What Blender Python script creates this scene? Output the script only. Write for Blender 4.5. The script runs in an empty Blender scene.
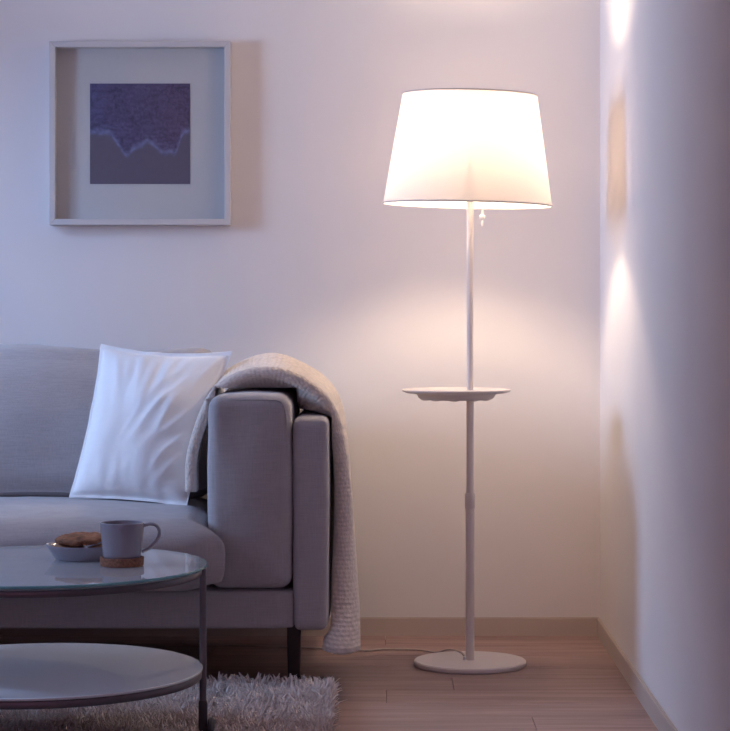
import bpy, bmesh, math, random
import numpy as np
from mathutils import Vector, noise

random.seed(7); rng = np.random.default_rng(7)
scene = bpy.context.scene
COL = scene.collection
PI = math.pi

# ------------------------------------------------------------------ camera, world, light, exposure
F, CX, CY, H = 2200.0, 380.0, 300.0, 0.976      # focal length in pixels, vanishing point, eye height
cam_d = bpy.data.cameras.new('camera'); cam = bpy.data.objects.new('camera', cam_d); COL.objects.link(cam)
cam_d.sensor_width = 36.0; cam_d.sensor_fit = 'AUTO'
cam_d.lens = F * 36.0 / 731.0
cam_d.shift_x = -(CX - 365.0) / 731.0
cam_d.shift_y = -(365.5 - CY) / 731.0
cam.location = (0, 0, H); cam.rotation_euler = (PI / 2, 0, 0)
scene.camera = cam

def at(px, py, d):
    """pixel + distance from the camera plane -> point"""
    s = F / d
    return Vector(((px - CX) / s, d, H - (py - CY) / s))

world = bpy.data.worlds.new('world'); scene.world = world; world.use_nodes = True
bg = world.node_tree.nodes['Background']
bg.inputs[0].default_value = (0.30, 0.150, 0.255, 1); bg.inputs[1].default_value = 1.6

sky_d = bpy.data.lights.new('evening_sky_light', 'AREA'); sky = bpy.data.objects.new('evening_sky_light', sky_d); COL.objects.link(sky)
sky_d.shape = 'RECTANGLE'; sky_d.size = 0.8; sky_d.size_y = 0.7
sky_d.energy = 81; sky_d.color = (0.375, 0.585, 0.96)
sky.location = (-3.2, 5.18, 1.54)
sky.rotation_euler = (Vector((0.6, 5.45, 1.3)) - sky.location).to_track_quat('-Z', 'Y').to_euler()

table_fill_d = bpy.data.lights.new('table_fill_light', 'AREA'); table_fill = bpy.data.objects.new('table_fill_light', table_fill_d); COL.objects.link(table_fill)  # unseen area light added outside to brighten the coffee table
table_fill_d.shape = 'RECTANGLE'; table_fill_d.size = 0.8; table_fill_d.size_y = 0.8
table_fill_d.energy = 95; table_fill_d.color = (0.375, 0.585, 0.96)
table_fill.location = (-3.4, 3.95, 3.0)
table_fill.rotation_euler = (Vector((-0.75, 4.65, 0.4)) - table_fill.location).to_track_quat('-Z', 'Y').to_euler()

scene.view_settings.view_transform = 'Standard'; scene.view_settings.look = 'None'
scene.view_settings.gamma = 1.0; scene.view_settings.exposure = 0.0
scene.view_settings.use_curve_mapping = False

BULB_STRENGTH = 385.0
BULB_COLOR = (1.0, 0.775, 0.545)

# ------------------------------------------------------------------ materials
def new_mat(name):
    m = bpy.data.materials.new(name); m.use_nodes = True
    nt = m.node_tree; nt.nodes.clear()
    out = nt.nodes.new('ShaderNodeOutputMaterial')
    return m, nt, out

def pr(name, col, rough=0.6, noise_scale=None, noise_amt=0.0, bump_scale=None, bump=0.0, metallic=0.0, spec=0.5, sheen=0.0, coat=0.0):
    m, nt, out = new_mat(name); N = nt.nodes; L = nt.links
    b = N.new('ShaderNodeBsdfPrincipled'); L.new(b.outputs[0], out.inputs[0])
    b.inputs['Base Color'].default_value = (*col, 1); b.inputs['Roughness'].default_value = rough
    b.inputs['Metallic'].default_value = metallic; b.inputs['Specular IOR Level'].default_value = spec
    b.inputs['Sheen Weight'].default_value = sheen; b.inputs['Coat Weight'].default_value = coat
    tc = N.new('ShaderNodeTexCoord')
    if noise_scale:
        n = N.new('ShaderNodeTexNoise'); n.inputs['Scale'].default_value = noise_scale; n.inputs['Detail'].default_value = 6
        L.new(tc.outputs['Object'], n.inputs['Vector'])
        r = N.new('ShaderNodeValToRGB')
        r.color_ramp.elements[0].position = 0.3; r.color_ramp.elements[1].position = 0.7
        r.color_ramp.elements[0].color = (*[c * (1 - noise_amt) for c in col], 1)
        r.color_ramp.elements[1].color = (*[min(1, c * (1 + noise_amt)) for c in col], 1)
        L.new(n.outputs['Fac'], r.inputs[0]); L.new(r.outputs[0], b.inputs['Base Color'])
    if bump_scale:
        n2 = N.new('ShaderNodeTexNoise'); n2.inputs['Scale'].default_value = bump_scale; n2.inputs['Detail'].default_value = 4
        L.new(tc.outputs['Object'], n2.inputs['Vector'])
        bp = N.new('ShaderNodeBump'); bp.inputs['Strength'].default_value = bump; bp.inputs['Distance'].default_value = 0.002
        L.new(n2.outputs['Fac'], bp.inputs['Height']); L.new(bp.outputs[0], b.inputs['Normal'])
    return m

def weave_mat(name, col, amt, scale, bump, rough=0.9, sheen=0.2, dist=0.0012):
    """woven cloth: two crossed thread waves for relief, slubby noise for colour"""
    m, nt, out = new_mat(name); N = nt.nodes; L = nt.links
    b = N.new('ShaderNodeBsdfPrincipled'); L.new(b.outputs[0], out.inputs[0])
    b.inputs['Roughness'].default_value = rough; b.inputs['Sheen Weight'].default_value = sheen
    b.inputs['Specular IOR Level'].default_value = 0.2
    tc = N.new('ShaderNodeTexCoord')
    hs = []
    for st in ((1, 1, 0.06), (0.06, 0.06, 1)):
        mp = N.new('ShaderNodeMapping'); mp.inputs['Scale'].default_value = st
        L.new(tc.outputs['Object'], mp.inputs[0])
        n = N.new('ShaderNodeTexNoise'); n.inputs['Scale'].default_value = scale; n.inputs['Detail'].default_value = 2
        L.new(mp.outputs[0], n.inputs['Vector']); hs.append(n)
    ad = N.new('ShaderNodeMath'); ad.operation = 'ADD'
    L.new(hs[0].outputs['Fac'], ad.inputs[0]); L.new(hs[1].outputs['Fac'], ad.inputs[1])
    hf = N.new('ShaderNodeMath'); hf.operation = 'MULTIPLY'; hf.inputs[1].default_value = 0.5; L.new(ad.outputs[0], hf.inputs[0])
    r = N.new('ShaderNodeValToRGB'); r.color_ramp.elements[0].position = 0.36; r.color_ramp.elements[1].position = 0.64
    r.color_ramp.elements[0].color = (*[c * (1 - amt) for c in col], 1)
    r.color_ramp.elements[1].color = (*[min(1, c * (1 + amt)) for c in col], 1)
    L.new(hf.outputs[0], r.inputs[0]); L.new(r.outputs[0], b.inputs['Base Color'])
    bp = N.new('ShaderNodeBump'); bp.inputs['Strength'].default_value = bump; bp.inputs['Distance'].default_value = dist
    L.new(hf.outputs[0], bp.inputs['Height']); L.new(bp.outputs[0], b.inputs['Normal'])
    return m

def knit_mat(name, col):
    m, nt, out = new_mat(name); N = nt.nodes; L = nt.links
    b = N.new('ShaderNodeBsdfPrincipled'); L.new(b.outputs[0], out.inputs[0])
    b.inputs['Roughness'].default_value = 0.95; b.inputs['Sheen Weight'].default_value = 0.35
    b.inputs['Specular IOR Level'].default_value = 0.1
    uv = N.new('ShaderNodeUVMap'); uv.uv_map = 'UVMap'
    w = N.new('ShaderNodeTexWave'); w.wave_type = 'BANDS'; w.bands_direction = 'Y'
    w.inputs['Scale'].default_value = 30; w.inputs['Distortion'].default_value = 1.5; w.inputs['Detail'].default_value = 2; w.inputs['Detail Scale'].default_value = 6
    L.new(uv.outputs[0], w.inputs[0])
    v = N.new('ShaderNodeTexVoronoi'); v.inputs['Scale'].default_value = 95; L.new(uv.outputs[0], v.inputs[0])
    mx = N.new('ShaderNodeMath'); mx.operation = 'MULTIPLY_ADD'; mx.inputs[1].default_value = 0.45
    L.new(w.outputs['Fac'], mx.inputs[0]); L.new(v.outputs['Distance'], mx.inputs[2])
    r = N.new('ShaderNodeValToRGB')
    r.color_ramp.elements[0].color = (*[c * 1.08 for c in col], 1); r.color_ramp.elements[1].color = (*[c * 0.82 for c in col], 1)
    L.new(v.outputs['Distance'], r.inputs[0]); L.new(r.outputs[0], b.inputs['Base Color'])
    bp = N.new('ShaderNodeBump'); bp.inputs['Strength'].default_value = 0.55; bp.inputs['Distance'].default_value = 0.003
    L.new(mx.outputs[0], bp.inputs['Height']); L.new(bp.outputs[0], b.inputs['Normal'])
    return m

def glass_mat(name, tint, milk, refl_ior=1.5, rough=0.0):
    """thin pane: Fresnel mirror over a mix of see-through and milky back coating"""
    m, nt, out = new_mat(name); N = nt.nodes; L = nt.links
    tr = N.new('ShaderNodeBsdfTransparent'); tr.inputs[0].default_value = (*tint, 1)
    df = N.new('ShaderNodeBsdfDiffuse'); df.inputs[0].default_value = (*[min(1, c * 0.8) for c in tint], 1)
    mm = N.new('ShaderNodeMixShader'); mm.inputs[0].default_value = milk
    L.new(tr.outputs[0], mm.inputs[1]); L.new(df.outputs[0], mm.inputs[2])
    gl = N.new('ShaderNodeBsdfGlossy'); gl.inputs['Roughness'].default_value = rough
    fr = N.new('ShaderNodeFresnel'); fr.inputs[0].default_value = refl_ior
    gm = N.new('ShaderNodeNewGeometry'); fb = N.new('ShaderNodeMath'); fb.operation = 'SUBTRACT'; fb.inputs[0].default_value = 1.0
    L.new(gm.outputs['Backfacing'], fb.inputs[1])                     # no total internal reflection on the far face of a thin pane
    fm = N.new('ShaderNodeMath'); fm.operation = 'MULTIPLY'; L.new(fr.outputs[0], fm.inputs[0]); L.new(fb.outputs[0], fm.inputs[1])
    mg = N.new('ShaderNodeMixShader'); L.new(fm.outputs[0], mg.inputs[0])
    L.new(mm.outputs[0], mg.inputs[1]); L.new(gl.outputs[0], mg.inputs[2]); L.new(mg.outputs[0], out.inputs[0])
    return m

def wood_plank_mat():
    m, nt, out = new_mat('plank_wood'); N = nt.nodes; L = nt.links
    b = N.new('ShaderNodeBsdfPrincipled'); L.new(b.outputs[0], out.inputs[0])
    b.inputs['Roughness'].default_value = 0.42; b.inputs['Specular IOR Level'].default_value = 0.4
    tc = N.new('ShaderNodeTexCoord'); oi = N.new('ShaderNodeObjectInfo')
    off = N.new('ShaderNodeVectorMath'); off.operation = 'ADD'; L.new(tc.outputs['Object'], off.inputs[0])
    ml = N.new('ShaderNodeMath'); ml.operation = 'MULTIPLY'; ml.inputs[1].default_value = 37.0; L.new(oi.outputs['Random'], ml.inputs[0])
    L.new(ml.outputs[0], off.inputs[1])
    mp = N.new('ShaderNodeMapping'); mp.inputs['Scale'].default_value = (1.6, 22, 6); L.new(off.outputs[0], mp.inputs[0])
    n = N.new('ShaderNodeTexNoise'); n.inputs['Scale'].default_value = 1.6; n.inputs['Detail'].default_value = 8; n.inputs['Distortion'].default_value = 0.6
    L.new(mp.outputs[0], n.inputs['Vector'])
    r = N.new('ShaderNodeValToRGB'); r.color_ramp.elements[0].position = 0.3; r.color_ramp.elements[1].position = 0.72
    r.color_ramp.elements[0].color = (0.23, 0.137, 0.122, 1); r.color_ramp.elements[1].color = (0.40, 0.262, 0.238, 1)
    L.new(n.outputs['Fac'], r.inputs[0])
    hv = N.new('ShaderNodeHueSaturation')
    mr = N.new('ShaderNodeMapRange'); mr.inputs['To Min'].default_value = 0.86; mr.inputs['To Max'].default_value = 1.12
    L.new(oi.outputs['Random'], mr.inputs[0]); L.new(mr.outputs[0], hv.inputs['Value']); L.new(r.outputs[0], hv.inputs['Color'])
    L.new(hv.outputs[0], b.inputs['Base Color'])
    bp = N.new('ShaderNodeBump'); bp.inputs['Strength'].default_value = 0.15; bp.inputs['Distance'].default_value = 0.001
    L.new(n.outputs['Fac'], bp.inputs['Height']); L.new(bp.outputs[0], b.inputs['Normal'])
    return m

def shade_mat():
    m, nt, out = new_mat('shade_fabric'); N = nt.nodes; L = nt.links
    tr = N.new('ShaderNodeBsdfTranslucent'); tr.inputs[0].default_value = (0.46, 0.41, 0.40, 1)
    df = N.new('ShaderNodeBsdfDiffuse'); df.inputs[0].default_value = (0.80, 0.77, 0.75, 1)
    mx = N.new('ShaderNodeMixShader'); mx.inputs[0].default_value = 0.62
    L.new(tr.outputs[0], mx.inputs[1]); L.new(df.outputs[0], mx.inputs[2]); L.new(mx.outputs[0], out.inputs[0])
    tc = N.new('ShaderNodeTexCoord'); n = N.new('ShaderNodeTexNoise'); n.inputs['Scale'].default_value = 500
    L.new(tc.outputs['Object'], n.inputs['Vector'])
    bp = N.new('ShaderNodeBump'); bp.inputs['Strength'].default_value = 0.1; bp.inputs['Distance'].default_value = 0.0005
    L.new(n.outputs['Fac'], bp.inputs['Height']); L.new(bp.outputs[0], df.inputs['Normal'])
    return m

def bulb_mat():
    m, nt, out = new_mat('bulb_glow'); N = nt.nodes
    e = N.new('ShaderNodeEmission'); e.inputs[0].default_value = (*BULB_COLOR, 1); e.inputs[1].default_value = BULB_STRENGTH
    nt.links.new(e.outputs[0], out.inputs[0]); return m

def print_mat():
    m, nt, out = new_mat('photo_print'); N = nt.nodes; L = nt.links
    b = N.new('ShaderNodeBsdfPrincipled'); b.inputs['Roughness'].default_value = 0.5
    a = N.new('ShaderNodeVertexColor'); a.layer_name = 'Print'
    L.new(a.outputs[0], b.inputs['Base Color']); L.new(b.outputs[0], out.inputs[0]); return m

M = {}
M['wall'] = pr('wall_paint', (0.82, 0.775, 0.76), 0.75, 3.0, 0.012, 90, 0.06, spec=0.3)
M['ceiling'] = pr('ceiling_paint', (0.82, 0.80, 0.78), 0.9, 3.0, 0.01)
M['base'] = pr('baseboard_paint', (0.56, 0.47, 0.41), 0.5, 6.0, 0.03)
M['plank'] = wood_plank_mat()
M['subfloor'] = pr('subfloor', (0.05, 0.04, 0.038), 0.9, 20, 0.2)
M['sofa'] = weave_mat('sofa_linen', (0.43, 0.40, 0.405), 0.09, 420, 0.35)
M['sofa_seam'] = weave_mat('sofa_piping_cloth', (0.42, 0.39, 0.38), 0.12, 500, 0.3)
M['pillow'] = weave_mat('pillow_cotton', (0.94, 0.93, 0.92), 0.02, 600, 0.3)
M['blanket'] = knit_mat('knitted_wool', (0.76, 0.66, 0.58))
M['rug_base'] = pr('rug_backing', (0.5, 0.42, 0.39), 0.95, 60, 0.3)
M['pile'] = pr('rug_pile', (0.84, 0.72, 0.67), 0.95, 25, 0.14, sheen=0.2)
M['white_metal'] = pr('white_lacquer', (0.74, 0.67, 0.64), 0.45, 8, 0.015)
M['shade'] = shade_mat(); M['bulb'] = bulb_mat()
M['rim'] = pr('rim_tape', (0.62, 0.57, 0.55), 0.8, 60, 0.05)
M['plastic'] = pr('white_plastic', (0.84, 0.82, 0.80), 0.4, 20, 0.01)
M['cable'] = pr('cable_sheath', (0.50, 0.42, 0.38), 0.45, 20, 0.02)
M['steel'] = pr('grey_steel', (0.17, 0.15, 0.16), 0.38, 30, 0.08, metallic=0.55)
M['rubber'] = pr('dark_rubber', (0.05, 0.045, 0.05), 0.6, 30, 0.1)
M['leg'] = pr('dark_wood', (0.06, 0.045, 0.04), 0.5, 20, 0.2)
M['glass'] = glass_mat('table_glass', (0.93, 0.96, 0.99), 0.55, 1.9)
M['glass_edge'] = glass_mat('glass_edge_green', (0.30, 0.62, 0.62), 0.55)
M['frost'] = pr('milk_glass', (0.72, 0.74, 0.76), 0.16, 6, 0.01)
M['frost_edge'] = pr('milk_glass_edge', (0.80, 0.86, 0.85), 0.15, 6, 0.01)
M['ceramic'] = pr('glazed_stoneware', (0.30, 0.29, 0.33), 0.22, 12, 0.02, coat=0.3)
M['coffee'] = pr('coffee', (0.03, 0.018, 0.012), 0.1, 12, 0.1)
M['cork'] = pr('cork', (0.26, 0.115, 0.065), 0.85, 220, 0.45, 260, 0.5)
M['biscuit'] = pr('baked_biscuit', (0.27, 0.12, 0.06), 0.8, 55, 0.5, 120, 0.8)
M['biscuit_pale'] = pr('pale_biscuit', (0.46, 0.25, 0.15), 0.8, 55, 0.35, 120, 0.8)
M['frame'] = pr('frame_white', (0.62, 0.59, 0.58), 0.45, 10, 0.015)
M['mat'] = pr('mount_card', (0.60, 0.575, 0.57), 0.9, 200, 0.02)
M['print'] = print_mat()
M['pane'] = glass_mat('picture_glass', (0.97, 0.98, 0.98), 0.0, 1.12)
M['win_pane'] = glass_mat('window_glass', (0.98, 0.99, 1.0), 0.0)

# ------------------------------------------------------------------ mesh helpers
def mesh_obj(name, bm, mat, parent=None, smooth=True, angle=40):
    me = bpy.data.meshes.new(name); bm.normal_update(); bm.to_mesh(me); bm.free()
    for m in (mat if isinstance(mat, (list, tuple)) else [mat]): me.materials.append(m)
    if smooth:
        for p in me.polygons: p.use_smooth = True
        if angle < 180:
            me.set_sharp_from_angle(angle=math.radians(angle))
    o = bpy.data.objects.new(name, me); COL.objects.link(o)
    if parent: o.parent = parent; o.matrix_parent_inverse = parent.matrix_world.inverted() if False else o.matrix_parent_inverse
    return o

def rebase(o, loc):
    """move the origin of a mesh built in world space to loc"""
    loc = Vector(loc)
    for v in o.data.vertices: v.co -= loc
    o.location = loc
    return o

def empty(name, loc):
    o = bpy.data.objects.new(name, None); o.empty_display_size = 0.1; o.location = loc; COL.objects.link(o)
    bpy.context.view_layer.update()
    return o

def child(o, parent):
    """parent o (built in world space) to an un-rotated empty or thing"""
    o.parent = parent
    pl = Vector((0, 0, 0)); p = parent
    while p: pl += p.location; p = p.parent
    o.location = Vector(o.location) - pl
    return o

def tag(o, label=None, cat=None, group=None, kind=None):
    if label: o['label'] = label
    if cat: o['category'] = cat
    if group: o['group'] = group
    if kind: o['kind'] = kind
    return o

def bm_box(bm, lo, hi, bevel=0.0, seg=2):
    r = bmesh.ops.create_cube(bm, size=1.0); vs = r['verts']
    lo, hi = Vector(lo), Vector(hi); c = (lo + hi) / 2; d = hi - lo
    for v in vs: v.co = Vector((v.co.x * d.x, v.co.y * d.y, v.co.z * d.z)) + c
    if bevel > 0:
        es = list({e for v in vs for e in v.link_edges})
        bmesh.ops.bevel(bm, geom=es, offset=bevel, segments=seg, profile=0.5, affect='EDGES')
    return bm

def box(name, lo, hi, mat, parent=None, bevel=0.0, seg=2):
    bm = bmesh.new(); bm_box(bm, lo, hi, bevel, seg)
    o = mesh_obj(name, bm, mat)
    rebase(o, ((lo[0] + hi[0]) / 2, (lo[1] + hi[1]) / 2, lo[2]))
    if parent: child(o, parent)
    return o

def lathe(bm, prof, c, n=64, axis=None, mats=None, closed=False):
    """spin (r, z) profile about the vertical through c"""
    rings = []
    for r, z in prof:
        if r < 1e-6: rings.append([bm.verts.new((c[0], c[1], c[2] + z))]); continue
        rings.append([bm.verts.new((c[0] + r * math.cos(2 * PI * i / n), c[1] + r * math.sin(2 * PI * i / n), c[2] + z)) for i in range(n)])
    pairs = list(zip(rings, rings[1:]))
    if closed: pairs.append((rings[-1], rings[0]))
    for k, (a, b) in enumerate(pairs):
        for i in range(n):
            j = (i + 1) % n
            if len(a) == 1 and len(b) == 1: continue
            if len(a) == 1: f = bm.faces.new((a[0], b[j], b[i]))
            elif len(b) == 1: f = bm.faces.new((a[i], a[j], b[0]))
            else: f = bm.faces.new((a[i], a[j], b[j], b[i]))
            if mats: f.material_index = mats[k]
    bmesh.ops.recalc_face_normals(bm, faces=bm.faces[:])
    return bm

def lathe_obj(name, prof, c, mat, parent=None, n=64, angle=40, mats=None, closed=False):
    bm = bmesh.new(); lathe(bm, prof, (0, 0, 0), n, mats=mats, closed=closed)
    o = mesh_obj(name, bm, mat, angle=angle); o.location = c
    if parent: child(o, parent)
    return o

def tube(bm, pts, r, n=10, closed=False, caps=True):
    pts = [Vector(p) for p in pts]; m = len(pts); rings = []
    rr = r if isinstance(r, (list, tuple)) else [r] * m
    up = Vector((0, 0, 1)); prev = None
    for i in range(m):
        a = pts[(i - 1) % m] if (closed or i > 0) else pts[i]
        b = pts[(i + 1) % m] if (closed or i < m - 1) else pts[i]
        t = (b - a).normalized()
        x = prev - t * prev.dot(t) if prev is not None else (up.cross(t) if abs(t.dot(up)) < 0.95 else Vector((1, 0, 0)).cross(t))
        x.normalize(); prev = x; y = t.cross(x)
        rings.append([bm.verts.new(pts[i] + (x * math.cos(2 * PI * k / n) + y * math.sin(2 * PI * k / n)) * rr[i]) for k in range(n)])
    pr_ = list(zip(rings, rings[1:])) + ([(rings[-1], rings[0])] if closed else [])
    for a, b in pr_:
        for k in range(n): bm.faces.new((a[k], a[(k + 1) % n], b[(k + 1) % n], b[k]))
    if caps and not closed:
        bm.faces.new(rings[0][::-1]); bm.faces.new(rings[-1])
    bmesh.ops.recalc_face_normals(bm, faces=bm.faces[:])
    return bm

def tube_obj(name, pts, r, mat, parent=None, n=10, closed=False):
    bm = bmesh.new(); tube(bm, pts, r, n, closed)
    o = mesh_obj(name, bm, mat, angle=50); rebase(o, pts[0])
    if parent: child(o, parent)
    return o

def spline(ctrl, n):
    """Catmull-Rom through control points (any dimension) -> n samples"""
    C = [np.array(c, float) for c in ctrl]; C = [2 * C[0] - C[1]] + C + [2 * C[-1] - C[-2]]
    out = []
    for i in range(n):
        t = i / (n - 1) * (len(C) - 3); k = min(int(t), len(C) - 4); t -= k
        p0, p1, p2, p3 = C[k:k + 4]
        out.append(0.5 * ((2 * p1) + (-p0 + p2) * t + (2 * p0 - 5 * p1 + 4 * p2 - p3) * t * t + (-p0 + 3 * p1 - 3 * p2 + p3) * t ** 3))
    return out

def cushion_bm(half, r, puff=(0, 0, 0), n=22, shape=None, seed=0.0, wob=0.0):
    """soft box: rounded edges of radius r, each pair of faces puffed outwards, gentle unevenness"""
    bm = bmesh.new(); h = Vector(half)
    ts = [math.sin((i / n * 2 - 1) * PI / 2 * 0.92) / math.sin(PI / 2 * 0.92) for i in range(n + 1)]
    cache = {}
    def V(i, j, k):
        key = (i, j, k)
        if key in cache: return cache[key]
        u = Vector((ts[i], ts[j], ts[k])); p = Vector((u.x * h.x, u.y * h.y, u.z * h.z))
        inn = Vector([max(-(h[a] - r), min(h[a] - r, p[a])) for a in range(3)]); d = p - inn
        q = inn + d.normalized() * r if d.length > 1e-9 else p
        for a in range(3):
            b, c = (a + 1) % 3, (a + 2) % 3
            q[a] += puff[a] * (1 - u[b] ** 2) ** 2 * (1 - u[c] ** 2) ** 2 * u[a]
        if shape: q = shape(q, u)
        if wob:
            nv = noise.noise_vector(Vector((q.x * 5 + seed, q.y * 5, q.z * 5))) * wob
            nv += noise.noise_vector(Vector((q.x * 16 + seed, q.y * 16, q.z * 16))) * wob * 0.3
            q = q + nv
        cache[key] = bm.verts.new(q); return cache[key]
    for a in range(3):
        for side in (0, n):
            for i in range(n):
                for j in range(n):
                    idx = []
                    for (di, dj) in ((0, 0), (1, 0), (1, 1), (0, 1)):
                        t = [0, 0, 0]; t[a] = side; t[(a + 1) % 3] = i + di; t[(a + 2) % 3] = j + dj; idx.append(V(*t))
                    bm.faces.new(idx if side == n else idx[::-1])
    bmesh.ops.recalc_face_normals(bm, faces=bm.faces[:])
    return bm

def cushion(name, lo, hi, r, mat, parent=None, puff=(0, 0, 0), n=22, shape=None, seed=0.0, wob=0.0):
    lo, hi = Vector(lo), Vector(hi)
    o = mesh_obj(name, cushion_bm((hi - lo) / 2, r, puff, n, shape, seed, wob), mat, angle=180)
    o.location = (lo + hi) / 2
    if parent: child(o, parent)
    return o

# ------------------------------------------------------------------ the room
WY = 6.40                                # back wall
WX = 220.0 / (F / WY)                    # right wall
LX, Y0, ZC = -2.0, -1.0, 2.5
S = 'structure'
floor = box('floor', (LX, Y0, -0.10), (WX, WY, -0.012), M['subfloor'])
tag(floor, 'grey brown wooden plank floor running along the back wall', 'floor', kind=S)

def plank_mesh(l, w):
    bm = bmesh.new(); bm_box(bm, (0, 0, -0.012), (l, w, 0))
    top = [e for e in bm.edges if all(v.co.z > -1e-4 for v in e.verts)]
    bmesh.ops.bevel(bm, geom=top, offset=0.0009, segments=1, affect='EDGES')
    me = bpy.data.meshes.new('plank'); bm.to_mesh(me); bm.free(); me.materials.append(M['plank']); return me
PW, PL, GAP = 0.178, 1.32, 0.0010
pm_cache = {}
row = 0; y = WY - 0.004
while y > Y0 + 0.01:
    w = min(PW, y - Y0); x = WX - 0.004 - [0.62, 1.1, 0.28, 0.86, 0.45][row % 5]
    hi_x = WX - 0.004
    while hi_x > LX + 0.02:
        lo_x = max(x, LX)
        key = (round(hi_x - lo_x - GAP, 3), round(w - GAP, 3))
        if key not in pm_cache: pm_cache[key] = plank_mesh(*key)
        p = bpy.data.objects.new('plank', pm_cache[key]); COL.objects.link(p); p.location = (lo_x, y - w, 0); child(p, floor)
        hi_x = lo_x; x = lo_x - PL
    y -= w; row += 1

tag(box('wall_back', (LX - 0.12, WY, -0.1), (WX + 0.12, WY + 0.12, ZC), M['wall']), 'smooth off white wall behind the sofa and lamp', 'wall', kind=S)
tag(box('wall_right', (WX, Y0, -0.1), (WX + 0.12, WY, ZC), M['wall']), 'smooth off white side wall beside the floor lamp', 'wall', kind=S)
tag(box('ceiling', (LX - 0.12, Y0, ZC), (WX + 0.12, WY + 0.12, ZC + 0.1), M['ceiling']), 'plain white ceiling above the room', 'ceiling', kind=S)
# left wall with the evening window and a second one added to light the table
WINS = [(5.06, 5.84, 0.75, 2.15), (3.86, 4.50, 0.95, 1.92)]
bm = bmesh.new()
edges_y = [Y0, 3.86, 4.50, 5.06, 5.84, WY]
for k in (0, 2, 4): bm_box(bm, (LX - 0.12, edges_y[k], -0.1), (LX, edges_y[k + 1], ZC))
for WA, WB, ZA, ZB in WINS:
    bm_box(bm, (LX - 0.12, WA, -0.1), (LX, WB, ZA)); bm_box(bm, (LX - 0.12, WA, ZB), (LX, WB, ZC))
tag(mesh_obj('wall_left', bm, M['wall']), 'smooth off white wall with a window and an added second opening', 'wall', kind=S)
for k, (WA, WB, ZA, ZB) in enumerate(WINS):
    win = tag(empty('window_%d' % (k + 1), (LX - 0.06, (WA + WB) / 2, ZA)), ('wide white framed window beside the sofa', 'added unseen narrow white framed window to light the coffee table')[k], 'window', kind=S)
    bm = bmesh.new()
    for lo, hi in (((LX - 0.09, WA, ZA), (LX - 0.04, WA + 0.03, ZB)), ((LX - 0.09, WB - 0.03, ZA), (LX - 0.04, WB, ZB)), ((LX - 0.09, WA + 0.03, ZA), (LX - 0.04, WB - 0.03, ZA + 0.03)), ((LX - 0.09, WA + 0.03, ZB - 0.03), (LX - 0.04, WB - 0.03, ZB))):
        bm_box(bm, lo, hi, 0.004, 1)
    child(mesh_obj('window_frame', bm, M['frame']), win)
    box('pane', (LX - 0.067, WA + 0.03, ZA + 0.03), (LX - 0.063, WB - 0.03, ZB - 0.03), M['win_pane'], win)

BH = 0.0535
def baseboard(name, lo, hi, label):
    bm = bmesh.new(); bm_box(bm, lo, hi)
    top = [e for e in bm.edges if all(v.co.z > hi[2] - 1e-4 for v in e.verts)]
    bmesh.ops.bevel(bm, geom=top, offset=0.003, segments=2, affect='EDGES')
    tag(mesh_obj(name, bm, M['base']), label, 'baseboard', kind=S)
baseboard('baseboard_back', (LX, WY - 0.009, 0), (WX, WY, BH), 'low beige baseboard along the wall behind the lamp')
baseboard('baseboard_right', (WX - 0.009, Y0, 0), (WX, WY - 0.009, BH), 'low beige baseboard along the side wall beside the lamp')

# ------------------------------------------------------------------ floor lamp
LD = 5.88; LXp = at(470, 0, LD).x
def zl(py): return at(0, py, LD).z
lamp = tag(empty('floor_lamp', (LXp, LD, 0)), 'white floor lamp with glowing fabric shade and a round tray on its pole', 'lamp')
R = 0.150
lathe_obj('base', [(0, 0), (R - 0.003, 0), (R, 0.003), (R, 0.011), (R - 0.003, 0.0145), (0, 0.0145)], (LXp, LD, 0), M['white_metal'], lamp, 96)
zt = zl(389.5)                                                       # tray top
lathe_obj('pole', [(0, 0), (0.0118, 0), (0.0118, zl(497) - 0.0145), (0, zl(497) - 0.0145)], (LXp, LD, 0.0145), M['white_metal'], lamp, 24).name = 'lower_pole'
lathe_obj('collar', [(0, 0), (0.0118, 0), (0.0135, 0.003), (0.0135, 0.038), (0.0118, 0.043), (0, 0.043)], (LXp, LD, zl(509)), M['white_metal'], lamp, 24)
lathe_obj('middle_pole', [(0, 0), (0.0098, 0), (0.0098, zt - zl(495)), (0, zt - zl(495))], (LXp, LD, zl(495)), M['white_metal'], lamp, 24)
SHB = zl(205.0)                                                      # shade bottom
lathe_obj('upper_pole', [(0, 0), (0.0088, 0), (0.0088, SHB + 0.09 - zt), (0, SHB + 0.09 - zt)], (LXp, LD, zt - 0.002), M['white_metal'], lamp, 24)
# the tray sits off-centre on the pole
tx = at(456, 0, LD).x; ty = LD - 0.012
tray = lathe_obj('tray', [(0, 0), (0.132, 0), (0.1435, 0.004), (0.1455, 0.0075), (0.1445, 0.0095), (0.140, 0.0085), (0, 0.0080)], (tx, ty, zt - 0.0085), M['white_metal'], lamp, 96)
box_h = 0.017
prof = [(0, 0), (0.094, 0), (0.1005, 0.004), (0.1075, box_h), (0, box_h)]
lathe_obj('under_tray_box', prof, (tx, ty, zt - 0.0085 - box_h), M['white_metal'], lamp, 72)
for k in range(10):                                                  # little moulded feet under the charger box
    a = 2 * PI * (k + 0.35) / 10
    lathe_obj('foot_pad', [(0, 0), (0.008, 0.0005), (0.013, 0.0025), (0.013, 0.006), (0, 0.006)], (tx + 0.084 * math.cos(a), ty + 0.084 * math.sin(a), zt - 0.0085 - box_h - 0.003), M['white_metal'], lamp, 16)
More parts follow.
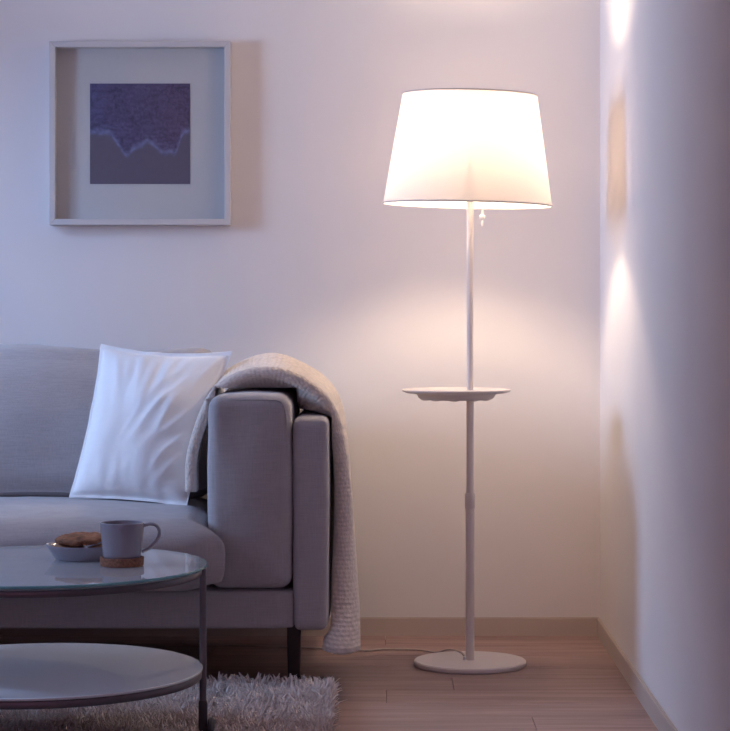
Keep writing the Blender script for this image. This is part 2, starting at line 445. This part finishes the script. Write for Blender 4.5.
# shade: slightly crooked fabric drum
shade_root = empty('lamp_shade_origin', (0, 0, 0)); bpy.data.objects.remove(shade_root)
SHH = 0.294; RB, RT = 0.2255, 0.1795
scx = at(467.5, 0, LD).x
bm = bmesh.new()
n = 128; rows = 14; rings = []
for i in range(rows + 1):
    t = i / rows; r = RB + (RT - RB) * t
    rings.append([bm.verts.new((r * math.cos(2 * PI * k / n), r * math.sin(2 * PI * k / n), SHH * t)) for k in range(n)])
for a, b in zip(rings, rings[1:]):
    for k in range(n): bm.faces.new((a[k], a[(k + 1) % n], b[(k + 1) % n], b[k]))
shade = mesh_obj('lamp_shade', bm, M['shade'], angle=180)
shade.location = (scx, LD, SHB); shade.rotation_euler = (0, math.radians(1.3), 0); child(shade, lamp)
def ring_pts(r, z, n=96): return [(r * math.cos(2 * PI * k / n), r * math.sin(2 * PI * k / n), z) for k in range(n)]
for rr, zz in ((RB, 0.001), (RT, SHH - 0.001)):
    bm = bmesh.new(); tube(bm, ring_pts(rr, zz), 0.0022, 8, True)
    o = mesh_obj('rim', bm, M['rim']); o.parent = shade
bm = bmesh.new()
for k in range(3):                                                    # spider fitting that carries the shade
    a = 2 * PI * k / 3 + 0.5
    tube(bm, [(0.02 * math.cos(a), 0.02 * math.sin(a), 0.075), (0.10 * math.cos(a), 0.10 * math.sin(a), 0.08), ((RB - 0.018) * math.cos(a), (RB - 0.018) * math.sin(a), 0.10)], 0.0018, 8)
o = mesh_obj('shade_carrier', bm, M['white_metal']); o.parent = shade
lathe_obj('socket', [(0, 0), (0.017, 0), (0.021, 0.008), (0.021, 0.05), (0.016, 0.058), (0, 0.058)], (LXp, LD, SHB + 0.068), M['plastic'], lamp, 24).rotation_euler = (math.radians(-26), 0, 0)
lathe_obj('bulb', [(0, 0), (0.013, 0), (0.014, 0.012), (0.024, 0.034), (0.030, 0.052), (0.0285, 0.070), (0.019, 0.084), (0, 0.090)], (LXp, LD + 0.0255, SHB + 0.120), M['bulb'], lamp, 32, angle=180).rotation_euler = (math.radians(-26), 0, 0)
# pull cord with its turned bead
cx_, cy_ = at(482, 0, LD).x, LD - 0.012
tube_obj('pull_cord', [(LXp + 0.019, LD - 0.008, SHB + 0.085), (cx_ - 0.006, cy_, SHB + 0.083), (cx_, cy_, SHB + 0.07), (cx_, cy_, zl(211))], 0.0011, M['plastic'], lamp, 8)
zb = zl(226.2); sc_ = 1 / 373.0
lathe_obj('pull_bead', [(0, 0), (0.9 * sc_, 0.3 * sc_), (1.3 * sc_, 2.2 * sc_), (1.2 * sc_, 4.6 * sc_), (0.8 * sc_, 5.6 * sc_), (1.4 * sc_, 6.6 * sc_), (2.8 * sc_, 7.6 * sc_), (2.9 * sc_, 10.2 * sc_), (1.4 * sc_, 11.6 * sc_), (1.0 * sc_, 16 * sc_), (0, 16 * sc_)], (cx_, cy_, zb), M['plastic'], lamp, 16)
# power cord over the floor to behind the sofa
g = 0.0032
cp = [at(466, 656, LD - 0.01), at(460, 650, LD - 0.02)]
cord = [(LXp - 0.012, LD + 0.0, 0.020), (LXp - 0.022, LD + 0.02, 0.030), (LXp - 0.04, LD + 0.05, 0.033), (LXp - 0.06, LD + 0.12, 0.022), (LXp - 0.085, LD + 0.19, g),
        (LXp - 0.13, LD + 0.235, g), (LXp - 0.18, LD + 0.245, g), (LXp - 0.23, LD + 0.25, g), (LXp - 0.28, LD + 0.225, g), (LXp - 0.34, LD + 0.25, g), (LXp - 0.42, LD + 0.27, g), (LXp - 0.60, LD + 0.31, g), (LXp - 0.8, LD + 0.36, g)]
tube_obj('power_cord', [Vector(p) for p in spline(cord, 80)], 0.0030, M['cable'], lamp, 8)
lathe_obj('cord_grip', [(0, 0), (0.007, 0), (0.006, 0.008), (0, 0.010)], (LXp - 0.013, LD, 0.0145), M['plastic'], lamp, 12)

# ------------------------------------------------------------------ picture
FD = WY - 0.046                                                       # front of the moulding
x0, z1 = at(49, 41, FD).x, at(49, 41, FD).z
x1, z0 = at(230.5, 225, FD).x, at(230.5, 225, FD).z
pic = tag(empty('framed_picture', ((x0 + x1) / 2, WY - 0.001, z0)), 'deep white square frame holding a seashore photograph in a wide mount', 'picture')
fw = 0.0175
def bar(name, a, b, c, d):                                             # mitred moulding bar: outer a-b, inner c-d (x,z)
    bm = bmesh.new()
    loop = [a, b, d, c]
    f_ = [bm.verts.new((p[0], FD, p[1])) for p in loop]; k_ = [bm.verts.new((p[0], WY - 0.001, p[1])) for p in loop]
    bm.faces.new(f_); bm.faces.new(k_[::-1])
    for i in range(4): bm.faces.new((f_[i], k_[i], k_[(i + 1) % 4], f_[(i + 1) % 4]))
    bmesh.ops.recalc_face_normals(bm, faces=bm.faces[:])
    bmesh.ops.bevel(bm, geom=bm.edges[:], offset=0.0012, segments=1, affect='EDGES')
    o = mesh_obj(name, bm, M['frame']); rebase(o, ((a[0] + b[0]) / 2, FD, (a[1] + b[1]) / 2)); child(o, pic)
O = [(x0, z0), (x1, z0), (x1, z1), (x0, z1)]; I = [(x0 + fw, z0 + fw), (x1 - fw, z0 + fw), (x1 - fw, z1 - fw), (x0 + fw, z1 - fw)]
for k in range(4): bar('frame_side', O[k], O[(k + 1) % 4], I[k], I[(k + 1) % 4])
box('mount', (x0 + fw, WY - 0.010, z0 + fw), (x1 - fw, WY - 0.004, z1 - fw), M['mat'], pic)
PD = WY - 0.0112
pa, pb = at(90, 184, PD), at(190, 83.5, PD)
curve = [(0, .50), (.1, .505), (.19, .50), (.27, .60), (.345, .725), (.38, .735), (.43, .66), (.53, .625), (.57, .58), (.63, .62), (.70, .685), (.75, .725), (.80, .68), (.85, .73), (.89, .62), (.925, .50), (1, .485)]
cxs = [c[0] for c in curve]; cys = [c[1] for c in curve]
def fbm(x, y, s, sd=0.0): return noise.fractal(Vector((x * s + sd, y * s, sd)), 0.8, 2.1, 5)
bm = bmesh.new(); G = 150; lay = bm.verts.layers.float_color.new('Print'); grid = []
for j in range(G + 1):
    r_ = []
    for i in range(G + 1):
        u, w = i / G, j / G
        v = bm.verts.new((pa.x + (pb.x - pa.x) * u, PD, pb.z + (pa.z - pb.z) * w))
        edge = sum(np.interp(u + q_, cxs, cys) for q_ in (-.02, -.01, 0, .01, .02)) / 5 + 0.008 * fbm(u, w, 14, 3.0)
        d = edge - w                                                   # >0: water
        rip = noise.noise(Vector((u * 26 + 2 * fbm(u, w, 6), w * 34, 1.3)))
        rip2 = noise.noise(Vector((u * 60, w * 75 + 2 * fbm(u, w, 9), 5.1)))
        if d > 0:
            c = np.array([0.125 + 0.035 * u, 0.115, 0.245 - 0.045 * u])
            c = c * (1 + 0.38 * rip + 0.28 * rip2 + 0.2 * fbm(u, w, 5))
        else:
            c = np.array([0.20, 0.165, 0.225]) * (1 + 0.05 * fbm(u, w, 20))
            c = c * (0.84 + 0.16 * min(1, -d / 0.04))
        foam = 0.72 * math.exp(-((d - 0.016) / 0.026) ** 2) * (0.8 + 0.7 * noise.noise(Vector((u * 22, w * 22, 2))))
        foam += 0.22 * math.exp(-((d - 0.06) / 0.04) ** 2) * max(0, rip + 0.2)
        foam = max(0, min(1, foam))
        c = c * (1 - foam) + np.array([0.34, 0.36, 0.60]) * foam
        v[lay] = (*np.clip(c * 0.72, 0.01, 1), 1); r_.append(v)
    grid.append(r_)
for j in range(G):
    for i in range(G): bm.faces.new((grid[j][i], grid[j + 1][i], grid[j + 1][i + 1], grid[j][i + 1]))
o = mesh_obj('photograph', bm, M['print'], angle=180); rebase(o, ((pa.x + pb.x) / 2, PD, pa.z)); child(o, pic)
o['label'] = 'photograph of dark blue surf washing onto dark sand'
box('glass_pane', (x0 + fw, FD + 0.006, z0 + fw), (x1 - fw, FD + 0.008, z1 - fw), M['pane'], pic)

# ------------------------------------------------------------------ sofa
SF = 5.42                                                             # front of frame
sx = lambda px, d=SF: at(px, 0, d).x
sz = lambda py, d=SF: at(0, py, d).z
ax0, ax1 = sx(292.5), sx(328.5)
SL = -1.80                                                            # far end, out of frame
sofa = tag(empty('sofa', ((SL + ax1) / 2, 5.8, 0)), 'light grey linen sofa with thick padded armrest standing against the wall', 'sofa')
zb0, zb1 = sz(630), sz(590)
SB = WY - 0.09
cushion('base_frame', (SL, SF, zb0), (ax0 + 0.004, SB, zb1), 0.014, M['sofa'], sofa, n=12)
cushion('armrest', (ax0, SF - 0.004, zb0 - 0.004), (ax1, SB, sz(418)), 0.021, M['sofa'], sofa, (0.004, 0, 0.004), n=20, seed=2, wob=0.003)
cushion('armrest', (SL - 0.08, SF - 0.004, zb0 - 0.004), (SL, SB, sz(418)), 0.021, M['sofa'], sofa, (0.004, 0, 0.004), n=12, seed=5, wob=0.003)
cushion('backrest', (SL, SB - 0.10, zb1 - 0.01), (ax0, SB, 0.70), 0.022, M['sofa'], sofa, n=12)
# padded arm cushion, standing between seat and arm
acx0, acx1 = sx(208.5), sx(291.5)
acz0, acz1 = sz(588), sz(396)
def arm_shape(q, u):
    q.x += 0.010 * (u.z - 1) * 0.0 + (-0.006 if u.x < 0 else 0.002) * (1 - u.z ** 2)
    if u.z > 0: q.z += 0.004 * (1 - u.x ** 2)
    return q
ac = cushion('arm_cushion', (acx0, SF - 0.012, acz0), (acx1, 5.98, acz1), 0.030, M['sofa'], sofa, (0.004, 0.008, 0.006), n=26, shape=arm_shape, seed=9, wob=0.005)
# stitched seam round the front panel of the arm cushion
w2, h2 = (acx1 - acx0) / 2, (acz1 - acz0) / 2
seam = []
for k in range(80):
    a = 2 * PI * k / 80; c_, s_ = math.cos(a), math.sin(a)
    e = 0.22
    seam.append((math.copysign(abs(c_) ** e, c_) * (w2 - 0.012), -(5.98 - SF + 0.012) / 2 + 0.0075, math.copysign(abs(s_) ** e, s_) * (h2 - 0.0095)))
bm = bmesh.new(); tube(bm, seam, 0.0022, 6, True)
o = mesh_obj('seam', bm, M['sofa_seam']); o.parent = ac
# seat cushion: crowned, its soft front bulging past the arm cushion
def seat_shape(q, u):
    front = max(0.0, -u.y)
    q.z -= 0.014 * max(0.0, (-q.y - 0.10) / 0.22) ** 2 * max(0.0, q.z / 0.08)
    if u.x > 0: q.x += 0.070 * max(0, front - 0.72) / 0.28 * (1 - 0.45 * max(0, u.z) ** 2) * u.x ** 8
    return q
cushion('seat_cushion', (SL + 0.02, 5.305, zb1 + 0.001), (acx0 - 0.002, 5.95, 0.452), 0.072, M['sofa'], sofa, (0.0, 0.012, 0.012), n=44, shape=seat_shape, seed=4, wob=0.005)
# back cushion leaning on the backrest
def back_shape(q, u):
    q.y += 0.07 * u.z
    q.z += 0.012 * noise.noise(Vector((q.x * 3.0, 0.2, 0.4))) * max(0, u.z)
    return q
cushion('back_cushion', (SL + 0.02, 5.83, 0.445), (-0.425, 6.09, 0.842), 0.085, M['sofa'], sofa, (0, 0.03, 0.008), n=36, shape=back_shape, seed=12, wob=0.010)
for lx, ly in ((sx(287, 5.56), 5.55), (sx(286, 6.2), SB - 0.10), (SL + 0.05, 5.55), (SL + 0.05, SB - 0.10)):
    bm = bmesh.new(); bm_box(bm, (0, 0, 0), (0.035, 0.045, zb0 + 0.006), 0.003, 1)
    for v in bm.verts:
        if v.co.z < 0.05: v.co.x = 0.0175 + (v.co.x - 0.0175) * 0.85; v.co.y = 0.0225 + (v.co.y - 0.0225) * 0.85
    o = mesh_obj('leg', bm, M['leg']); o.location = (lx, ly, 0); child(o, sofa)

# ------------------------------------------------------------------ pillow
BL, BR, TR, TL = at(69, 498, 5.70), at(187, 507, 5.62), at(233, 351, 5.75), at(101, 344, 5.86)
def pillow_pt(u, v, side):
    """u,v in [-1,1]; side +1 front / -1 back"""
    # edges draw in between the corners, as a filled cover does
    uu = u * (1 - 0.060 * (1 - v * v)); vv = v * (1 - (0.075 if v > 0 else 0.03) * (1 - u * u))
    a, b = (uu + 1) / 2, (vv + 1) / 2
    p = (BL * (1 - a) + BR * a) * (1 - b) + (TL * (1 - a) + TR * a) * b
    nrm = (BR - BL).cross(TL - BL).normalized()                        # towards the camera
    if nrm.y > 0: nrm = -nrm
    fl = 0.95                                                         # inside this the cover is filled, outside it is the flat flange
    x_, y_ = min(1, abs(u) / fl), min(1, abs(v) / fl)
    fill = max(0, (1 - x_ ** 2.4)) ** 0.62 * max(0, (1 - y_ ** 2.4)) ** 0.62
    low = 1.0 - 0.18 * v
    th = 0.072 * fill * low
    if side > 0:
        # diagonal drag folds from the lower right and top corners
        s1 = (u * 0.80 - v * 0.60)
        amt = max(0, u * 0.9 + 0.25) * max(0, 0.9 - abs(v + 0.15)) * fill
        th += 0.017 * amt * (1 - abs(noise.noise(Vector((s1 * 4.2 + 0.3, (u + v) * 0.7, 3.1)))) * 3.2)
        th += 0.009 * fill * noise.noise(Vector((u * 2.0 + 5, v * 2.0, 0)))
        tp = max(0, v) * fill
        th += 0.014 * tp * noise.noise(Vector((u * 6.0 + (1 - v) * u * 4, v * 1.5, 7)))
        th += 0.012 * max(0, -v - 0.4) * fill * noise.noise(Vector((u * 7, v * 3, 9)))
    edge = max(abs(u), abs(v))
    wav = 0.004 * noise.noise(Vector((u * 4, v * 4, 2))) * (1 if edge > 0.9 else 0.3)
    return p + nrm * (side * (th + 0.0015) + wav)
N_ = 76
bm = bmesh.new(); gr = {}
ts = [math.sin((i / N_ * 2 - 1) * PI / 2 * 0.85) / math.sin(PI / 2 * 0.85) for i in range(N_ + 1)]
for side in (1, -1):
    for i in range(N_ + 1):
        for j in range(N_ + 1):
            if side < 0 and (i in (0, N_) or j in (0, N_)): gr[(side, i, j)] = gr[(1, i, j)]; continue
            gr[(side, i, j)] = bm.verts.new(pillow_pt(ts[i], ts[j], side))
    for i in range(N_):
        for j in range(N_):
            q = [gr[(side, i, j)], gr[(side, i + 1, j)], gr[(side, i + 1, j + 1)], gr[(side, i, j + 1)]]
            bm.faces.new(q if side > 0 else q[::-1])
bmesh.ops.recalc_face_normals(bm, faces=bm.faces[:])
pil = empty('throw_pillow', (BL + BR) / 2)
tag(pil, 'white cotton pillow with flat flanged edge leaning in the sofa corner', 'pillow')
pc = mesh_obj('pillow_cover', bm, M['pillow'], angle=180); rebase(pc, (BL + BR) / 2); child(pc, pil)
st = []
fl = 0.95
for k in range(160):                                                   # stitched line between filling and flange
    t = k / 40; s = int(t); f = (t - s) * 2 - 1
    u, v = [(f * fl, -fl), (fl, f * fl), (-f * fl, fl), (-fl, -f * fl)][s]
    st.append(pillow_pt(u, v, 1) + Vector((0, -0.0005, 0)))
bm = bmesh.new(); tube(bm, st, 0.0012, 5, True)
o = mesh_obj('stitching', bm, M['pillow']); rebase(o, (BL + BR) / 2); child(o, pil)

# ------------------------------------------------------------------ knitted throw over the arm
BD = 5.54
path_px = [(190, 492), (191, 466), (197, 436), (206, 410), (219, 390), (241, 378), (270, 374), (296, 380), (317, 393), (331, 413), (339, 440), (342.5, 490), (344, 545), (343, 600), (341, 645)]
ctrl = [at(px, py, BD) for px, py in path_px]
NU = 110
P2 = spline([(c.x, c.z) for c in ctrl], NU)
C1 = lambda *a: [(v,) for v in a]
depth_c = spline(C1(0.10, 0.10, 0.12, 0.18, 0.30, 0.42, 0.46, 0.46, 0.46, 0.46, 0.45, 0.44, 0.42, 0.40, 0.38), NU)
thick_c = spline(C1(0.011, 0.011, 0.011, 0.012, 0.013, 0.013, 0.013, 0.013, 0.013, 0.012, 0.014, 0.018, 0.023, 0.032, 0.042), NU)
front_c = spline(C1(0, 0, 0, 0, 0, 0, 0, 0, 0, 0, -0.01, -0.02, -0.04, -0.09, -0.15), NU)
bm = bmesh.new(); uvl = None; NV1, NR, NV2 = 34, 9, 16
rows_ = []; arc = 0.0; arcs = []
for i in range(NU):
    x, z = P2[i]
    a = P2[max(0, i - 1)]; b = P2[min(NU - 1, i + 1)]
    tx_, tz_ = b[0] - a[0], b[1] - a[1]; l = math.hypot(tx_, tz_); nx, nz = -tz_ / l, tx_ / l
    if i: arc += math.hypot(x - P2[i - 1][0], z - P2[i - 1][1])
    arcs.append(arc)
    T = thick_c[i][0]; Wd = depth_c[i][0]; u = i / (NU - 1)
    hang = max(0, (u - 0.62) / 0.38); top = max(0, 1 - abs(u - 0.42) / 0.30)
    row_ = []
    for j in range(NV1 + NR + NV2):
        if j < NV1:
            t = 1 - j / (NV1 - 1); d = T + (Wd - T) * t; o_ = T
            o_ += 0.030 * top * math.exp(-((d - 0.30) / 0.12) ** 2)              # loose ridge further back
            o_ += hang * (0.006 * math.sin(d * 26 + 1.2) + 0.005 * math.sin(d * 55 + u * 6)) * min(1, d / 0.05)
            o_ += -0.022 * hang * (d / 0.4)
            vv = j
        elif j < NV1 + NR:
            k = (j - NV1 + 1) / (NR + 1); d = T - T * math.sin(PI * k) * 1.0; o_ = T * math.cos(PI * k)
        else:
            k = (j - NV1 - NR) / (NV2 - 1); hm = min(1, max(0, (u - 0.56) / 0.08)); d = T + (Wd * 0.9 - T) * k * (1 - 0.93 * hm); o_ = -T * (1 - 0.25 * k) - 0.11 * k ** 0.6 * max(0, 1 - ((u - 0.47) / 0.20) ** 4)
        nn = noise.noise(Vector((u * 9, d * 9, 1.7))) * 0.005
        y_ = BD + front_c[i][0] * (1 - d / 0.5) + d + 0.008 * math.sin(u * 9)
        xx, zz = x + nx * (o_ + nn), z + nz * (o_ + nn) + 0.006 * noise.noise(Vector((d * 12, u * 4, 8))) * hang
        if y_ > SF - 0.02:                                                       # rest on the arm, never inside it
            if u > 0.5 and zz > zb0 - 0.01 and zz < sz(418) and xx < ax1 + 0.009: xx = ax1 + 0.009
            elif acx0 + 0.004 < xx < acx1 + 0.01 and 0.5 < zz < acz1 + 0.018: zz = acz1 + 0.018
            elif acx1 + 0.01 <= xx < ax1 + 0.004 and 0.45 < zz < sz(418) + 0.014 and u > 0.4: zz = sz(418) + 0.014
            elif u < 0.35 and xx > acx0 - 0.014 and zz < acz1 - 0.01: xx = acx0 - 0.014
        row_.append(bm.verts.new((xx, y_, zz)))
    rows_.append(row_)
uvl = bm.loops.layers.uv.new('UVMap')
NVt = NV1 + NR + NV2
for i in range(NU - 1):
    for j in range(NVt - 1):
        f = bm.faces.new((rows_[i][j], rows_[i][j + 1], rows_[i + 1][j + 1], rows_[i + 1][j]))
        for lp, (a, b) in zip(f.loops, ((i, j), (i, j + 1), (i + 1, j + 1), (i + 1, j))): lp[uvl].uv = (b * 0.014, arcs[a])
bmesh.ops.recalc_face_normals(bm, faces=bm.faces[:])
blanket = mesh_obj('throw_blanket', bm, M['blanket'], angle=180); rebase(blanket, (P2[-1][0], BD, P2[-1][1]))
sm = blanket.modifiers.new('thickness', 'SOLIDIFY'); sm.thickness = 0.007; sm.offset = 0
tag(blanket, 'cream knitted throw draped over the padded sofa arm', 'blanket')

# ------------------------------------------------------------------ rug
RX0, RX1, RY0, RY1 = -1.75, -0.112, 4.25, 5.40
rug = tag(empty('shag_rug', ((RX0 + RX1) / 2, (RY0 + RY1) / 2, 0)), 'beige long pile shag rug under the coffee table', 'rug')
box('backing', (RX0 + 0.02, RY0 + 0.02, 0.0005), (RX1 - 0.02, RY1 - 0.02, 0.010), M['rug_base'], rug, 0.004, 1)
nS = 52000
bx = rng.uniform(RX0, RX1, nS); by = rng.uniform(RY0, RY1, nS)
# rounded corners
rc = 0.06
dx = np.maximum(0, np.maximum(RX0 + rc - bx, bx - (RX1 - rc))); dy = np.maximum(0, np.maximum(RY0 + rc - by, by - (RY1 - rc)))
keep = np.hypot(dx, dy) < rc
bx, by = bx[keep], by[keep]; nS = len(bx)
ang = rng.uniform(0, 2 * PI, nS); lean = rng.uniform(0.15, 0.95, nS)
# neighbouring strands lean together in tufts
tuft = 0.045
ta = (np.sin(np.floor(bx / tuft) * 12.9898 + np.floor(by / tuft) * 78.233) * 43758.5453) % 1.0
ang = np.where(rng.random(nS) < 0.6, ta * 2 * PI + rng.normal(0, 0.5, nS), ang)
ln = rng.uniform(0.034, 0.058, nS); rad = rng.uniform(0.0022, 0.0040, nS)
dirx, diry = np.cos(ang), np.sin(ang)
segs = [(0.0, 0.0, 1.0), (0.45, 0.10, 1.05), (0.8, 0.42, 0.95), (1.0, 0.85, 0.45)]
V = np.zeros((nS, 4, 3, 3))
for si, (h_, off, rs) in enumerate(segs):
    hz = 0.006 + ln * h_ * np.cos(lean * 0.75 * h_)
    ox = bx + dirx * ln * off * lean * 0.9; oy = by + diry * ln * off * lean * 0.9
    for k in range(3):
        a_ = ang + 2 * PI * k / 3
        V[:, si, k, 0] = ox + np.cos(a_) * rad * rs - rug.location.x
        V[:, si, k, 1] = oy + np.sin(a_) * rad * rs - rug.location.y
        V[:, si, k, 2] = hz
verts = V.reshape(-1, 3)
base = (np.arange(nS) * 12)[:, None]
q = []
for si in range(3):
    for k in range(3):
        q.append([si * 3 + k, si * 3 + (k + 1) % 3, si * 3 + 3 + (k + 1) % 3, si * 3 + 3 + k])
faces = (base[:, :, None] + np.array(q)[None]).reshape(-1, 4)
me = bpy.data.meshes.new('pile')
me.vertices.add(len(verts)); me.vertices.foreach_set('co', verts.astype(np.float32).ravel())
me.loops.add(faces.size); me.loops.foreach_set('vertex_index', faces.astype(np.int32).ravel())
me.polygons.add(len(faces)); me.polygons.foreach_set('loop_start', (np.arange(len(faces)) * 4).astype(np.int32))
me.update(calc_edges=True); me.validate()
me.materials.append(M['pile'])
pile = bpy.data.objects.new('pile', me); COL.objects.link(pile); pile.parent = rug
tag(pile, kind='stuff')

# ------------------------------------------------------------------ coffee table
TD = 4.63; TR_ = 0.358
tcx = at(37.0, 0, TD).x
ttz = at(0, 564.3, TD).z                                              # top of the glass
tsz = at(0, 668.5, TD).z                                              # top of the shelf
table = tag(empty('coffee_table', (tcx, TD, 0)), 'round two tier glass coffee table with grey steel frame on castors', 'table')
gt = 0.006
def disc(name, z, r, mats_):
    bm = bmesh.new()
    lathe(bm, [(0, 0), (r - 0.0015, 0), (r, 0.0015), (r, gt - 0.0015), (r - 0.0015, gt), (0, gt)], (0, 0, 0), 128, mats=[0, 1, 1, 1, 0])
    o = mesh_obj(name, bm, mats_, angle=30); o.location = (tcx, TD, z - gt); child(o, table); return o
disc('glass_top', ttz, TR_, [M['glass'], M['glass_edge']])
disc('lower_shelf', tsz, TR_ - 0.010, [M['frost'], M['frost_edge']])
def hoop(name, r, z, h, w):
    lathe_obj(name, [(r - w, 0.002), (r - w + 0.002, 0), (r - 0.002, 0), (r, 0.002), (r, h - 0.002), (r - 0.002, h), (r - w + 0.002, h), (r - w, h - 0.002)], (tcx, TD, z), M['steel'], table, 128, angle=50, closed=True)
hoop('top_hoop', TR_ - 0.012, ttz - gt - 0.005 - 0.014, 0.014, 0.014)
hoop('shelf_hoop', TR_ - 0.012, tsz - gt - 0.0005 - 0.016, 0.016, 0.014)
RL = TR_ - 0.012 + 0.006
floor_top = 0.012
for k in range(3):
    a = math.radians(13) + 2 * PI * k / 3
    lx, ly = tcx + RL * math.cos(a), TD + RL * math.sin(a)
    rl = 0.0075
    zl0 = 0.105
    lg = lathe_obj('leg', [(0, 0), (rl, 0), (rl, ttz - gt - 0.004 - zl0), (rl - 0.002, ttz - gt - 0.002 - zl0), (0, ttz - gt - 0.002 - zl0)], (lx, ly, zl0), M['steel'], table, 20)
    def sub(name, prof, dz, mat, n=20):
        bm = bmesh.new(); lathe(bm, prof, (0, 0, 0), n); o = mesh_obj(name, bm, mat); o.parent = lg; o.location = (0, 0, dz); return o
    sub('castor_stem', [(0, 0), (0.0085, 0), (0.0098, 0.006), (0.0098, 0.058), (0.0080, 0.064), (0, 0.064)], -0.050, M['rubber'])
    bm = bmesh.new(); bm_box(bm, (-0.006, -0.008, -0.012), (0.013, 0.008, 0.010), 0.002, 1)
    o = mesh_obj('castor_fork', bm, M['rubber']); o.parent = lg; o.location = (0.0, 0, -0.050)
    bm = bmesh.new(); lathe(bm, [(0, -0.006), (0.031, -0.006), (0.0345, -0.003), (0.0345, 0.003), (0.031, 0.006), (0, 0.006)], (0, 0, 0), 28)
    o = mesh_obj('castor_wheel', bm, M['rubber']); o.parent = lg; o.rotation_euler = (0, PI / 2, 0); o.location = (0.017, 0.006, -(zl0 - floor_top) + 0.0345)
    # little glass cushions that hold the top off the hoop
    bm = bmesh.new(); lathe(bm, [(0, 0), (0.008, 0), (0.008, 0.0055), (0, 0.0055)], (0, 0, 0), 16)
    o = mesh_obj('glass_pad', bm, M['plastic']); o.parent = lg
    o.location = (-0.013 * math.cos(a), -0.013 * math.sin(a), ttz - gt - 0.0053 - zl0)

# ------------------------------------------------------------------ on the table
MD = 4.61
mx, mz = at(122, 0, MD).x, ttz
ms = F / MD
coaster = lathe_obj('coaster', [(0, 0), (0.0440, 0), (0.0455, 0.0015), (0.0465, 0.0165), (0.0455, 0.018), (0.0415, 0.018), (0.0405, 0.012), (0, 0.012)], (mx, MD, mz + 0.0002), M['cork'], None, 48)
tag(coaster, 'round brown cork coaster under the coffee mug', 'coaster')
mb = mz + 0.0123
mug = tag(empty('mug', (mx, MD, mb)), 'pale grey mug with looped handle standing on the cork coaster', 'mug')
mh = 0.078; r0, r1 = 0.0385, 0.0465
prof = [(0, 0), (r0 - 0.002, 0), (r0, 0.002)]
for k in range(1, 9):
    t = k / 8; prof.append((r0 + (r1 - r0) * t ** 0.8, 0.002 + (mh - 0.003) * t))
prof += [(r1 - 0.0005, mh), (r1 - 0.003, mh), (r1 - 0.0036, mh - 0.002)]
for k in range(7, -1, -1):
    t = k / 8; prof.append((r0 + (r1 - r0) * t ** 0.8 - 0.004, 0.006 + (mh - 0.007) * t))
prof.append((0, 0.006))
lathe_obj('body', prof, (mx, MD, mb), M['ceramic'], mug, 64, angle=60)
lathe_obj('coffee', [(0, 0), (0.0408, 0)], (mx, MD, mb + 0.064), M['coffee'], mug, 48)
hp = spline([(r1 - 0.004, 0.070), (r1 + 0.012, 0.074), (r1 + 0.026, 0.070), (r1 + 0.0315, 0.056), (r1 + 0.026, 0.040), (r1 + 0.010, 0.024), (r0 + 0.003, 0.016)], 28)
bm = bmesh.new(); tube(bm, [(p[0], 0, p[1]) for p in hp], 0.0036, 10)
for v in bm.verts: v.co.y *= 1.6
o = mesh_obj('handle', bm, M['ceramic'], angle=180); o.rotation_euler = (0, 0, math.radians(6)); o.location = (mx, MD, mb); child(o, mug)

DD = 4.735
dxc = at(85, 0, DD).x
plate = lathe_obj('plate', [(0, 0.001), (0.045, 0), (0.062, 0), (0.066, 0.003), (0.0815, 0.0265), (0.0845, 0.0305), (0.084, 0.032), (0.0815, 0.0315), (0.078, 0.0275), (0.062, 0.007), (0, 0.006)], (dxc, DD, mz + 0.0002), M['ceramic'], None, 64, angle=60)
tag(plate, 'shallow pale dish holding biscuits behind the mug', 'dish')
def biscuit(name, c, r, h, tilt, mat, seed, label):
    bm = bmesh.new(); bmesh.ops.create_icosphere(bm, subdivisions=4, radius=1.0)
    for v in bm.verts:
        p = v.co.copy(); a = math.atan2(p.y, p.x)
        rad_ = math.hypot(p.x, p.y); k = min(1, rad_ ** 0.7 * 1.02) / max(rad_, 1e-6) if rad_ > 1e-6 else 1
        lump = 1 + 0.10 * noise.noise(Vector((math.cos(a) * 1.6 + seed, math.sin(a) * 1.6, 0)))
        q = Vector((p.x * k * r * lump, p.y * k * r * lump, (math.copysign(abs(p.z) ** 0.7, p.z)) * h))
        q += p * (0.0030 * noise.noise(q * 150 + Vector((seed, 0, 0))) + 0.0045 * noise.noise(q * 65 + Vector((seed, 3, 0))))
        v.co = q
    bm_o = mesh_obj(name, bm, mat, angle=180); bm_o.location = c; bm_o.rotation_euler = tilt
    tag(bm_o, label, 'biscuit'); return bm_o
biscuit('biscuit', (at(82, 0, DD).x, DD - 0.004, mz + 0.0425), 0.052, 0.0090, (math.radians(4), math.radians(-3), 0.3), M['biscuit'], 2.0, 'large brown crumbly biscuit lying on top of the others in the dish')
biscuit('biscuit', (at(68.5, 0, DD).x, DD - 0.008, mz + 0.0255), 0.035, 0.0060, (math.radians(3), math.radians(-4), 1.3), M['biscuit_pale'], 6.0, 'small pale biscuit at the dish rim away from the mug')
biscuit('biscuit', (at(102, 0, DD).x, DD - 0.004, mz + 0.0245), 0.032, 0.0065, (math.radians(-3), math.radians(5), 2.3), M['biscuit_pale'], 9.0, 'small pale biscuit under the large one next to the mug')
